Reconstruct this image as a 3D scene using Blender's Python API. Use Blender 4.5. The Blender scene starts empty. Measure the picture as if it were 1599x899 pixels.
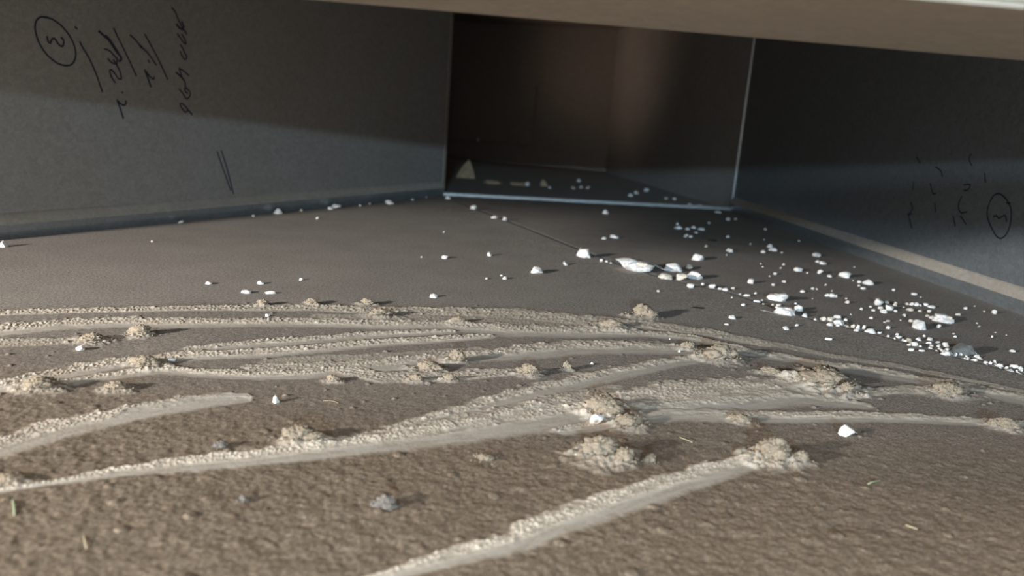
import bpy, bmesh, math, random
import numpy as np
from mathutils import Vector, Matrix, noise as mnoise

# ------------------------------------------------------------------ camera
F_PX = 1200.0
CAM_H = 0.22
PITCH = math.radians(13.0)
ROLL = math.radians(4.2)
CX, CY = 799.5, 449.5
scene = bpy.context.scene
COL = scene.collection
_fw = Vector((0, math.cos(PITCH), -math.sin(PITCH)))
_r0 = Vector((1, 0, 0)); _u0 = Vector((0, math.sin(PITCH), math.cos(PITCH)))
_R = _r0 * math.cos(ROLL) + _u0 * math.sin(ROLL)
_U = _u0 * math.cos(ROLL) - _r0 * math.sin(ROLL)
CAM = Vector((0, 0, CAM_H))
cam = bpy.data.cameras.new('camera')
cam.sensor_width = 36.0
cam.lens = F_PX / 1599.0 * 36.0
cam.clip_start = 0.01
cam.dof.use_dof = True
cam.dof.focus_distance = 0.72
cam.dof.aperture_fstop = 6.5
cam_o = bpy.data.objects.new('camera', cam)
M = Matrix((( _R.x, _U.x, -_fw.x, CAM.x), (_R.y, _U.y, -_fw.y, CAM.y), (_R.z, _U.z, -_fw.z, CAM.z), (0, 0, 0, 1)))
cam_o.matrix_world = M
COL.objects.link(cam_o)
scene.camera = cam_o

# ------------------------------------------------------------------ world, lights, exposure
world = bpy.data.worlds.new('world'); scene.world = world
world.use_nodes = True
bg = world.node_tree.nodes['Background']
bg.inputs[0].default_value = (1.0, 0.95, 0.88, 1)
bg.inputs[1].default_value = 1.32

def area(name, loc, target, sx, sy, power, col):
    l = bpy.data.lights.new(name, 'AREA'); l.shape = 'RECTANGLE'
    l.size = sx; l.size_y = sy; l.energy = power; l.color = col
    o = bpy.data.objects.new(name, l); COL.objects.link(o)
    o.location = loc
    o.rotation_euler = (Vector(target) - Vector(loc)).to_track_quat('-Z', 'Y').to_euler()
    return o
# daylight entering the room at the left, low and raking over the dust
area('window_light', (-1.7, -0.6, 0.460), (-0.42, 0.85, 0.0), 0.12, 0.04, 16.5, (1.0, 0.96, 0.90)).data.spread = math.radians(76)
# daylight straight in through the access opening
area('doorway_light', (0.0, -1.6, 0.4515), (0.38, 2.2, 0.0), 0.10, 0.025, 3.6, (0.54, 0.80, 1.0)).data.spread = math.radians(54)

# added unseen warm lamp, puts a brown glow into the branch
area('branch_fill', (-0.42, 2.80, 0.12), (0.38, 3.02, 0.50), 0.2, 0.2, 0.13, (1.0, 0.74, 0.58)).data.spread = math.radians(62)

vs = scene.view_settings
scene.display_settings.display_device = 'sRGB'
vs.view_transform = 'Standard'; vs.look = 'None'
vs.exposure = 0.0; vs.gamma = 1.0; vs.use_curve_mapping = False

# ------------------------------------------------------------------ survey helpers (photo measurements -> places on floor / wall)
def ray(px, py):
    return (_fw * F_PX + _R * (px - CX) - _U * (py - CY))
def ground(px, py, z=0.0):
    d = ray(px, py); t = (z - CAM.z) / d.z
    return CAM + d * t
def on_plane(px, py, p, n):
    d = ray(px, py); t = (p - CAM).dot(n) / d.dot(n)
    return CAM + d * t

# ------------------------------------------------------------------ materials
def mat(name):
    m = bpy.data.materials.new(name); m.use_nodes = True
    nt = m.node_tree
    return m, nt, nt.nodes['Principled BSDF']
def nd(nt, t, **kw):
    n = nt.nodes.new(t)
    for k, v in kw.items():
        if k in n.inputs: n.inputs[k].default_value = v
        else: setattr(n, k, v)
    return n
def ramp(nt, fac, stops):
    r = nt.nodes.new('ShaderNodeValToRGB')
    el = r.color_ramp.elements
    while len(el) < len(stops): el.new(0.5)
    for e, (p, c) in zip(el, stops):
        e.position = p; e.color = (*c, 1) if len(c) == 3 else c
    nt.links.new(fac, r.inputs[0])
    return r.outputs[0]
def mixc(nt, fac, a, b, mode='MIX'):
    m = nt.nodes.new('ShaderNodeMix'); m.data_type = 'RGBA'; m.blend_type = mode
    for s, v in ((m.inputs[0], fac), (m.inputs[6], a), (m.inputs[7], b)):
        if isinstance(v, (int, float)): s.default_value = v
        elif isinstance(v, tuple): s.default_value = (*v, 1)
        else: nt.links.new(v, s)
    return m.outputs[2]
def noise(nt, co, scale, detail=3, rough=0.6):
    n = nd(nt, 'ShaderNodeTexNoise', Scale=scale, Detail=detail, Roughness=rough)
    nt.links.new(co, n.inputs['Vector']); return n.outputs['Fac']
def bump(nt, b, h, strength, dist):
    n = nd(nt, 'ShaderNodeBump', Strength=strength, Distance=dist)
    nt.links.new(h, n.inputs['Height']); nt.links.new(n.outputs[0], b.inputs['Normal'])

def m_dust_layer():
    m, nt, b = mat('dust')
    co = nt.nodes.new('ShaderNodeNewGeometry').outputs['Position']
    a1 = nd(nt, 'ShaderNodeAttribute', attribute_name='swipe').outputs['Fac']
    a2 = nd(nt, 'ShaderNodeAttribute', attribute_name='near').outputs['Fac']
    a3 = nd(nt, 'ShaderNodeAttribute', attribute_name='smooth').outputs['Fac']
    fine = noise(nt, co, 900, 3, 0.7); mid = noise(nt, co, 120, 5, 0.7); big = noise(nt, co, 14, 3)
    spk = noise(nt, co, 330, 3, 0.75)
    far = ramp(nt, spk, [(0.30, (0.19, 0.170, 0.155)), (0.52, (0.31, 0.282, 0.258)), (0.75, (0.46, 0.42, 0.385))])
    nearc = ramp(nt, mid, [(0.28, (0.095, 0.066, 0.042)), (0.46, (0.185, 0.137, 0.095)), (0.58, (0.255, 0.197, 0.145)), (0.8, (0.40, 0.325, 0.255))])
    nearf = mixc(nt, 0.5, nearc, ramp(nt, spk, [(0.3, (0.155, 0.124, 0.096)), (0.7, (0.325, 0.275, 0.224))]))
    flk = noise(nt, co, 620, 2, 0.6)
    base = mixc(nt, a2, far, nearf)
    base = mixc(nt, 0.55, base, ramp(nt, flk, [(0.38, (0.55, 0.53, 0.50)), (0.50, (1, 1, 1)), (0.66, (1.6, 1.55, 1.48))]), 'MULTIPLY')
    base = mixc(nt, 0.35, base, ramp(nt, big, [(0.3, (0.62, 0.62, 0.62)), (0.7, (1, 1, 1))]), 'MULTIPLY')
    sw = mixc(nt, a3, ramp(nt, fine, [(0.3, (0.52, 0.45, 0.365)), (0.7, (0.72, 0.645, 0.55))]), (0.52, 0.48, 0.425))
    nt.links.new(mixc(nt, a1, base, sw), b.inputs['Base Color'])
    b.inputs['Roughness'].default_value = 1.0; b.inputs['Specular IOR Level'].default_value = 0.05
    bump(nt, b, fine, 0.35, 0.0005)
    return m
def m_clump(name, c0, c1):
    m, nt, b = mat(name)
    co = nt.nodes.new('ShaderNodeTexCoord').outputs['Object']
    f = noise(nt, co, 700, 4, 0.7)
    nt.links.new(ramp(nt, f, [(0.3, c0), (0.65, c1)]), b.inputs['Base Color'])
    b.inputs['Roughness'].default_value = 1.0; b.inputs['Specular IOR Level'].default_value = 0.05
    bump(nt, b, f, 0.7, 0.0012)
    return m
def m_metal(name, base, metallic=0.55, rough=0.5, dust=0.25):
    m, nt, b = mat(name)
    co = nt.nodes.new('ShaderNodeNewGeometry').outputs['Position']
    v = nd(nt, 'ShaderNodeTexVoronoi', Scale=130.0); nt.links.new(co, v.inputs['Vector'])
    sep = nt.nodes.new('ShaderNodeSeparateColor'); nt.links.new(v.outputs['Color'], sep.inputs[0])
    n2 = noise(nt, co, 8, 4); n3 = noise(nt, co, 260, 3, 0.7)
    c = mixc(nt, 0.22, base, ramp(nt, sep.outputs[0], [(0.0, tuple(x * 0.55 for x in base)), (1.0, tuple(min(1, x * 1.6) for x in base))]))
    c = mixc(nt, 0.3, c, ramp(nt, n3, [(0.35, tuple(x * 0.6 for x in base)), (0.7, tuple(min(1, x * 1.45) for x in base))]))
    dm = ramp(nt, n2, [(0.35, (dust * 0.4,) * 3), (0.7, (dust,) * 3)])
    c = mixc(nt, dm, c, (0.32, 0.275, 0.22))
    nt.links.new(c, b.inputs['Base Color'])
    b.inputs['Metallic'].default_value = metallic; b.inputs['Roughness'].default_value = rough
    bump(nt, b, n3, 0.12, 0.0008)
    return m
def m_plaster(name, c0, c1):
    m, nt, b = mat(name)
    co = nt.nodes.new('ShaderNodeNewGeometry').outputs['Position']
    f = noise(nt, co, 330, 4, 0.65)
    nt.links.new(ramp(nt, f, [(0.32, c0), (0.58, c1)]), b.inputs['Base Color'])
    b.inputs['Roughness'].default_value = 0.85; b.inputs['Specular IOR Level'].default_value = 0.2
    bump(nt, b, f, 0.45, 0.0012)
    return m
def m_flat(name, c, rough=0.8, noisy=0.25, sc=300):
    m, nt, b = mat(name)
    co = nt.nodes.new('ShaderNodeNewGeometry').outputs['Position']
    f = noise(nt, co, sc, 3)
    nt.links.new(ramp(nt, f, [(0.3, tuple(x * (1 - noisy) for x in c)), (0.7, tuple(min(1, x * (1 + noisy)) for x in c))]), b.inputs['Base Color'])
    b.inputs['Roughness'].default_value = rough
    return m
MAT = dict(
    dust=m_dust_layer(),
    clump=m_clump('dust_clump', (0.21, 0.168, 0.122), (0.40, 0.335, 0.26)),
    clumpg=m_clump('grey_lint', (0.15, 0.133, 0.118), (0.27, 0.245, 0.22)),
    metal=m_metal('galvanised_steel', (0.37, 0.365, 0.355), 0.40, 0.48, 0.4),
    metalr=m_metal('galvanised_steel_bluish', (0.37, 0.415, 0.45), 0.75, 0.40, 0.15),
    metalb=m_metal('branch_steel', (0.55, 0.54, 0.52), 0.5, 0.5, 0.25),
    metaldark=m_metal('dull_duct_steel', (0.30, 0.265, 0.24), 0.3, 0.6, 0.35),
    edge=m_metal('bright_sheet_edge', (0.50, 0.53, 0.54), 0.5, 0.45, 0.05),
    header=m_metal('dusty_header_steel', (0.41, 0.365, 0.305), 0.0, 0.85, 0.6),
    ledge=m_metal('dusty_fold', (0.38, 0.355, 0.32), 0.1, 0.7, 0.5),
    floor=m_flat('floor_sheet', (0.38, 0.35, 0.32), 0.9, 0.2, 500),
    plaster=m_plaster('white_plaster', (0.55, 0.53, 0.50), (0.86, 0.85, 0.84)),
    plastert=m_plaster('tan_plaster', (0.42, 0.36, 0.29), (0.72, 0.67, 0.60)),
    ink=m_flat('marker_ink', (0.018, 0.026, 0.05), 0.5, 0.2),
    stone=m_flat('grey_stone', (0.12, 0.125, 0.125), 0.8, 0.25),
    dark=m_flat('dark_scrap_and_shadow', (0.02, 0.02, 0.02), 0.8, 0.3),
    card=m_flat('brown_paper', (0.42, 0.30, 0.19), 0.9, 0.3, 120),
    straw=m_flat('straw', (0.50, 0.43, 0.28), 0.7, 0.15),
    green=m_flat('green_fibre', (0.34, 0.38, 0.24), 0.7, 0.15),
)

# ------------------------------------------------------------------ object helpers
def link_mesh(name, me, m, parent=None):
    if m and not me.materials: me.materials.append(m)
    o = bpy.data.objects.new(name, me); COL.objects.link(o)
    if parent: o.parent = parent
    return o
def obj_bm(name, bm, m, parent=None, smooth=False):
    bmesh.ops.recalc_face_normals(bm, faces=bm.faces)
    me = bpy.data.meshes.new(name); bm.to_mesh(me); bm.free()
    if smooth:
        me.polygons.foreach_set('use_smooth', [True] * len(me.polygons))
    return link_mesh(name, me, m, parent)
def struct(o, label, cat):
    o['kind'] = 'structure'; o['label'] = label; o['category'] = cat; return o
def tag(o, label, cat, group=None):
    o['label'] = label; o['category'] = cat
    if group: o['group'] = group
    return o
def prism(bm, pts, z0, z1):
    lo = [bm.verts.new((p[0], p[1], z0)) for p in pts]; hi = [bm.verts.new((p[0], p[1], z1)) for p in pts]
    bm.faces.new(lo[::-1]); bm.faces.new(hi)
    n = len(pts)
    for i in range(n):
        bm.faces.new((lo[i], lo[(i + 1) % n], hi[(i + 1) % n], hi[i]))
def sweep(bm, a, b, inward, prof, cap=True):
    """extrude a closed (offset, height) profile from a to b; offset is measured along `inward`"""
    rings = []
    for p in (a, b):
        rings.append([bm.verts.new((p[0] + inward[0] * o, p[1] + inward[1] * o, z)) for o, z in prof])
    n = len(prof)
    for i in range(n):
        bm.faces.new((rings[0][i], rings[0][(i + 1) % n], rings[1][(i + 1) % n], rings[1][i]))
    if cap:
        bm.faces.new(rings[0][::-1]); bm.faces.new(rings[1])

# ------------------------------------------------------------------ key places
L = ground(690, 305); R = ground(1143, 328)
WL = ground(0, 373); WR = ground(1599, 491)
for v in (L, R, WL, WR): v.z = 0
dL = (WL - L).normalized(); dR = (WR - R).normalized()
WL2 = WL + dL * 0.22           # the left panel ends a little outside the view
WR2 = WR + dR * 0.75
nL = Vector((-dL.y, dL.x, 0)); nL = nL if nL.dot(Vector((0.3, 0.8, 0)) - L) > 0 else -nL
nR = Vector((-dR.y, dR.x, 0)); nR = nR if nR.dot(Vector((0, 0.8, 0)) - R) > 0 else -nR
HC = 0.56                        # chamber ceiling
BR = ground(945, 268); BR.z = 0  # where the branch's right wall turns
HDR_Z = 0.272
SEAM_PX = [(693, 307), (760, 333), (830, 360), (900, 388), (960, 411), (1040, 436), (1140, 458), (1200, 478), (1270, 500), (1340, 516), (1420, 537), (1500, 560), (1599, 586), (1750, 628), (2100, 730)]
SEAM = np.array([ground(*p)[:2] for p in SEAM_PX])

# floor slabs -------------------------------------------------------
bm = bmesh.new(); prism(bm, [(-3, -0.6), (2.2, -0.6), (2.2, 2.2), (-3, 2.2)], -0.03, -0.006)
struct(obj_bm('floor', bm, MAT['floor']), 'dusty grey sheet floor of the duct chamber', 'floor')
bm = bmesh.new()
nB = Vector((-(R - L).y, (R - L).x, 0)).normalized()
prism(bm, [L[:2], R[:2], (1.2, 2.3), (1.2, 4.3), (-1.6, 4.3), (-1.6, 2.0)], -0.0055, 0.0)
struct(obj_bm('floor_branch', bm, MAT['floor']), 'grey dusty floor of the dark branch duct behind the metal strip', 'floor')

# walls -------------------------------------------------------------
sheet = [(0.0, HC), (0.0, -0.006), (-0.012, -0.006), (-0.012, HC)]
def panel_wall(name, a, b, n, m, label):
    bm = bmesh.new(); sweep(bm, a, b, n, sheet)
    w = struct(obj_bm(name, bm, m), label, 'wall')
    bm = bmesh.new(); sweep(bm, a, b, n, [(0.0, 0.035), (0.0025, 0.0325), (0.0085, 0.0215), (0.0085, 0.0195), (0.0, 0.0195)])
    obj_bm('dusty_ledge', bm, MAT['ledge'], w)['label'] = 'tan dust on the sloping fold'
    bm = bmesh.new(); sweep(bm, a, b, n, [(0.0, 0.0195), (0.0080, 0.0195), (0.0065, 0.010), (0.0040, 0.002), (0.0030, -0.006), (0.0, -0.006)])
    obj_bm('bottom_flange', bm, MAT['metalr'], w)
    return w
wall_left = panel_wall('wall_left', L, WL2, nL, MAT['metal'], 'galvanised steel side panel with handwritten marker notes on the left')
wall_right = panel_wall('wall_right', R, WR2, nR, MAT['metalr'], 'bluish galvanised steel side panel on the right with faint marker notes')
# branch duct shell
dB = (BR - R).normalized(); nBR = Vector((dB.y, -dB.x, 0)); nBR = nBR if nBR.x < 0 else -nBR
flat = [(0.0, HC), (0.0, 0.0), (-0.01, 0.0), (-0.01, HC)]
bm = bmesh.new(); sweep(bm, R, BR, nBR, flat)
struct(obj_bm('wall_branch_right', bm, MAT['metalb']), 'right sheet metal wall inside the dark branch duct', 'wall')
BB = Vector((-0.75, 3.45, 0))
dK = (BB - BR).normalized(); nK = Vector((dK.y, -dK.x, 0)); nK = nK if nK.y < 0 else -nK
bm = bmesh.new(); sweep(bm, BR, BB, nK, flat)
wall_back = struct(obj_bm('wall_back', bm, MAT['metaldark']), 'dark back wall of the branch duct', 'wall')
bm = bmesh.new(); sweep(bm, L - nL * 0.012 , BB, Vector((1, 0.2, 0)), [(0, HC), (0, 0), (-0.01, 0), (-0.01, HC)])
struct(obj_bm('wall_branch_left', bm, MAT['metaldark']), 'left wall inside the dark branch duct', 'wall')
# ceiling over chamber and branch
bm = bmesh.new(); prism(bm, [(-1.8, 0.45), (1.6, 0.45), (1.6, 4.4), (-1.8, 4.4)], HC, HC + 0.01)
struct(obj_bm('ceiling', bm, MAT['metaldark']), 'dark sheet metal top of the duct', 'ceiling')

# header above the access opening
bm = bmesh.new()
e0 = ground(480, 0, HDR_Z); e1 = ground(1599, 95, HDR_Z); ne = ground(1540, 6, HDR_Z)
ed = (e1 - e0).normalized()
prism(bm, [(ne - ed * 1.12)[:2], (ne + ed * 2.0)[:2], (e1 + ed * 1.8)[:2], (e0 - ed * 0.79)[:2]], HDR_Z, 0.75)
prism(bm, [(ne - ed * 2.6)[:2], (ne - ed * 1.122)[:2], (e0 - ed * 0.792)[:2], (e0 - ed * 2.3)[:2]], HDR_Z + 0.034, 0.75)   # unseen step at the left, added so raking light reaches the far floor
bmesh.ops.bevel(bm, geom=[e for e in bm.edges if all(v.co.z < HDR_Z + 0.005 for v in e.verts)], offset=0.0025, segments=2, affect='EDGES')
struct(obj_bm('trim_1', bm, MAT['header']), 'dusty brown metal header edge across the top of the opening', 'header')
# floor strip at the mouth of the branch, vertical corner edge
bm = bmesh.new(); t = (R - L).normalized(); q = Vector((-t.y, t.x, 0))
sweep(bm, L, R, q, [(0.0, 0.0), (0.0, 0.0065), (0.0015, 0.008), (0.005, 0.008), (0.006, 0.0065), (0.006, 0.0)])
struct(obj_bm('trim_2', bm, MAT['edge']), 'thin raised metal strip on the floor at the mouth of the dark branch', 'strip')
bm = bmesh.new(); prism(bm, [(R + dR * 0.001)[:2], (R + nR * 0.0045 - dR * 0.002)[:2], (R + nR * 0.0045 - dR * 0.006)[:2], (R - dR * 0.006)[:2]], 0.0, HC)
struct(obj_bm('trim_3', bm, MAT['metalr']), 'thin bright vertical sheet edge where right wall meets the branch', 'strip')
bm = bmesh.new(); prism(bm, [(L + nL * 0.002)[:2], (L + nL * 0.002 - dL * 0.008)[:2], (L - nL * 0.012 - dL * 0.008)[:2], (L - nL * 0.012)[:2]], 0.0, HC)
struct(obj_bm('trim_4', bm, MAT['metaldark']), 'folded vertical end of the left panel beside the dark opening', 'strip')
# unseen rail added behind the camera to shade the right wall
bm = bmesh.new()
fl = [(0.206, 0.284), (1.1, 0.284), (1.1, 0.325), (0.31, 0.3175), (0.206, 0.304)]
f0 = [bm.verts.new((x, -0.30, z)) for x, z in fl]; f1 = [bm.verts.new((x, -0.294, z)) for x, z in fl]
bm.faces.new(f0); bm.faces.new(f1[::-1])
for k in range(5): bm.faces.new((f0[k], f1[k], f1[(k + 1) % 5], f0[(k + 1) % 5]))
struct(obj_bm('shadow_rail', bm, MAT['metal']), 'added sheet metal rail behind the camera shading the right wall', 'rail')
# ledge and panel inside the branch
bp = on_plane(705, 215, BR, nK); bq = on_plane(832, 215, BR, nK)
bm = bmesh.new(); sweep(bm, on_plane(690, 217, BR, nK), on_plane(835, 222, BR, nK), nK, [(0, -0.004), (0, 0), (0.03, 0), (0.03, -0.004)])
for v in bm.verts: v.co.z += bp.z - 0.004
ledge_z = bp.z - 0.004
lg = obj_bm('ledge', bm, MAT['metaldark'], wall_back)
bm = bmesh.new(); sweep(bm, bp, bq, nK, [(0, 0), (0.012, 0), (0.012, 0.235), (0, 0.235)])
for v in bm.verts: v.co.z += bp.z
obj_bm('panel', bm, MAT['metaldark'], wall_back)

# ------------------------------------------------------------------ handwriting on the panels
def ribbon(bm, pts3, n, w):
    """flat ink line of width w lying on the wall, slightly proud of it"""
    pts = []
    for i in range(len(pts3) - 1):          # soften the corners (Catmull-Rom)
        p0 = pts3[max(i - 1, 0)]; p1 = pts3[i]; p2 = pts3[i + 1]; p3 = pts3[min(i + 2, len(pts3) - 1)]
        for k in range(5):
            u = k / 5
            pts.append(0.5 * ((2 * p1) + (p2 - p0) * u + (2 * p0 - 5 * p1 + 4 * p2 - p3) * u * u + (3 * p1 - p0 - 3 * p2 + p3) * u ** 3))
    pts.append(pts3[-1])
    prev = None
    for i, p in enumerate(pts):
        d = (pts[min(i + 1, len(pts) - 1)] - pts[max(i - 1, 0)])
        if d.length < 1e-9: continue
        s = d.normalized().cross(n) * w * 0.5
        cur = [bm.verts.new(p - s + n * 0.0002), bm.verts.new(p - s * 0.5 + n * 0.0005), bm.verts.new(p + s * 0.5 + n * 0.0005), bm.verts.new(p + s + n * 0.0002)]
        if prev:
            for k in range(3): bm.faces.new((prev[k], prev[k + 1], cur[k + 1], cur[k]))
        prev = cur
def write(parent, p, n, groups, w):
    for label, (scale, ox, oy), strokes in groups:
        bm = bmesh.new()
        for st in strokes:
            ww = w
            if isinstance(st[0], (int, float)): ww = st[0]; st = st[1]
            ribbon(bm, [on_plane(ox + x / scale, oy + y / scale, p, n) for x, y in st], n, ww)
        o = obj_bm('handwriting', bm, MAT['ink'], parent)
        o['label'] = label
ZA, ZB, ZC, ZD, ZE, ZF = (9.0, 45, 15), (8.17, 140, 35), (8.56, 165, 90), (9.0, 255, 5), (9.0, 255, 90), (6.0, 1400, 230)
LW = [
 ('circled three in black marker', ZA, [
   [(300, 122), (235, 106), (165, 105), (108, 150), (86, 240), (105, 360), (160, 500), (260, 640), (380, 740), (470, 780), (560, 785), (615, 755), (655, 670), (655, 580), (620, 460), (560, 350), (470, 240), (370, 160), (300, 124), (200, 103)],
   [(255, 370), (268, 440), (300, 470), (322, 422), (350, 405), (382, 432), (412, 482), (465, 517), (488, 470), (480, 420), (445, 388)]]),
 ('long marker underline below the circle', ZA, [[(642, 236), (684, 276)], [(712, 445), (760, 540), (850, 690), (940, 890), (1035, 1160)]]),
 ('scrawled marker letters with an underline', ZB, [
   (0.0036, [(110, 105), (180, 168), (235, 215), (290, 290), (340, 370), (390, 430), (402, 470), (368, 502)]), (0.0042, [(195, 165), (250, 222), (302, 300), (358, 385)]),
   [(185, 335), (250, 360), (300, 410), (345, 460)], [(225, 455), (265, 500), (310, 525), (352, 532)], [(300, 470), (330, 520)],
   [(352, 450), (346, 540), (375, 600), (395, 660), (402, 722), (360, 712), (320, 650), (275, 605), (255, 622), (280, 700), (328, 772)],
   [(305, 70), (350, 170), (440, 350), (520, 520), (597, 688)]]),
 ('small marker digit after a dot', ZC, [[(212, 456), (232, 474)], (0.0030, [(150, 560), (185, 650), (210, 730), (237, 818)]), [(155, 565), (195, 610), (240, 637), (272, 610), (265, 570)]]),
 ('marker letter and digit with an underline', ZB, [[(510, 155), (580, 220), (650, 305), (740, 390), (852, 548)], (0.0042, [(640, 292), (664, 322)]), [(700, 145), (780, 290), (870, 460), (997, 728)], [(742, 476), (766, 514)],
   (0.0032, [(700, 600), (735, 690), (782, 828)]), [(702, 602), (760, 682), (812, 725), (824, 690)]]),
 ('vertical marker scrawl', ZD, [[(112, 58), (165, 120), (215, 240), (260, 330), (332, 437)], (0.0036, [(180, 290), (225, 345), (275, 372)]), (0.003, [(255, 250), (292, 345)]),
   [(195, 425), (240, 490), (275, 540), (318, 572), (292, 490), (255, 430)], [(235, 575), (275, 640), (310, 720), (332, 752), (302, 792), (260, 730), (233, 668)]]),
 ('three marker digits below the scrawl', ZE, [[(215, 145), (290, 190), (357, 252)], (0.0032, [(175, 205), (240, 260), (302, 332)]), [(220, 150), (258, 262)], [(304, 335), (312, 420)],
   [(215, 435), (280, 510), (330, 580), (380, 512), (352, 452), (305, 425), (312, 480), (348, 502)],
   [(250, 638), (235, 662), (270, 722), (310, 767), (342, 730), (290, 665), (250, 640)], (0.0030, [(335, 722), (408, 803)])]),
 ('two short parallel marker lines', (4.0, 0, 225), [[(1356, 44), (1390, 145), (1442, 290)], [(1382, 38), (1420, 160), (1458, 310)]]),
]
write(wall_left, L, nL, LW, 0.0026)
RW = [
 ('circled three in black marker', ZF, [
   [(875, 510), (910, 452), (960, 435), (1010, 465), (1052, 522), (1075, 600), (1066, 720), (1032, 810), (980, 852), (935, 830), (890, 752), (858, 672), (850, 600), (872, 515)],
   [(905, 650), (935, 640), (960, 666), (985, 650), (1020, 640), (1032, 702)], [(1030, 518), (1072, 522)]]),
 ('faint vertical marker scrawl', ZF, [[(130, 510), (150, 570), (118, 630), (125, 690), (147, 762)], [(103, 630), (150, 622)], [(160, 318), (152, 400)], [(188, 88), (222, 152)]]),
 ('faint marker letters', ZF, [[(315, 335), (340, 430), (372, 428)], [(368, 185), (415, 220), (432, 278)], [(360, 520), (368, 610)]]),
 ('faint marker letters near the circle', ZF, [[(612, 458), (580, 540), (600, 610), (662, 602)], [(530, 640), (552, 742)], [(598, 640), (652, 722)], [(628, 350), (692, 350), (662, 402), (630, 400)], [(702, 60), (680, 110), (706, 172)], [(825, 240), (835, 330)]]),
]
write(wall_right, R, nR, RW, 0.0024)

# ------------------------------------------------------------------ dust layer (height field on the floor)
rng = np.random.default_rng(7)
def vnoise(x, y, cell, seed):
    an = seed * 0.7; ca, sa = math.cos(an), math.sin(an)
    xs = (x * ca - y * sa) / cell; ys = (x * sa + y * ca) / cell
    xi = np.floor(xs).astype(np.int64); yi = np.floor(ys).astype(np.int64)
    fx = xs - xi; fy = ys - yi
    fx = fx * fx * (3 - 2 * fx); fy = fy * fy * (3 - 2 * fy)
    def h(a, b):
        n = (a * 374761393 + b * 668265263 + seed * 974634777) & 0xffffffff
        n = ((n ^ (n >> 13)) * 1274126177) & 0xffffffff
        return ((n ^ (n >> 16)) & 0xffff) / 65535.0
    return (h(xi, yi) * (1 - fx) + h(xi + 1, yi) * fx) * (1 - fy) + (h(xi, yi + 1) * (1 - fx) + h(xi + 1, yi + 1) * fx) * fy
def grains(x, y, cell, seed, dens, r0, r1):
    """rounded crumbs scattered one per cell; height in metres"""
    xs = x / cell; ys = y / cell
    xi = np.floor(xs).astype(np.int64); yi = np.floor(ys).astype(np.int64)
    out = np.zeros_like(x)
    for di in (-1, 0, 1):
        for dj in (-1, 0, 1):
            a = xi + di; b = yi + dj
            n = (a * 374761393 + b * 668265263 + seed * 974634777) & 0xffffffff
            n = ((n ^ (n >> 13)) * 1274126177) & 0xffffffff; n = n ^ (n >> 16)
            n2 = ((n * 2246822519 + 3266489917) & 0xffffffff); n2 = n2 ^ (n2 >> 15)
            px = a + (n & 0xff) / 255.0; py = b + ((n >> 8) & 0xff) / 255.0
            r = r0 + (r1 - r0) * ((n2 >> 4) & 0xff) / 255.0
            on = ((n2 >> 16) & 0xff) / 255.0 < dens
            d2 = ((xs - px) ** 2 + (ys - py) ** 2) / (r * r)
            out = np.maximum(out, np.where(on, np.sqrt(np.maximum(1 - d2, 0)) * r, 0))
    return out * cell
def sstep(a, b, x):
    t = np.clip((x - a) / (b - a), 0, 1); return t * t * (3 - 2 * t)

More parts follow.
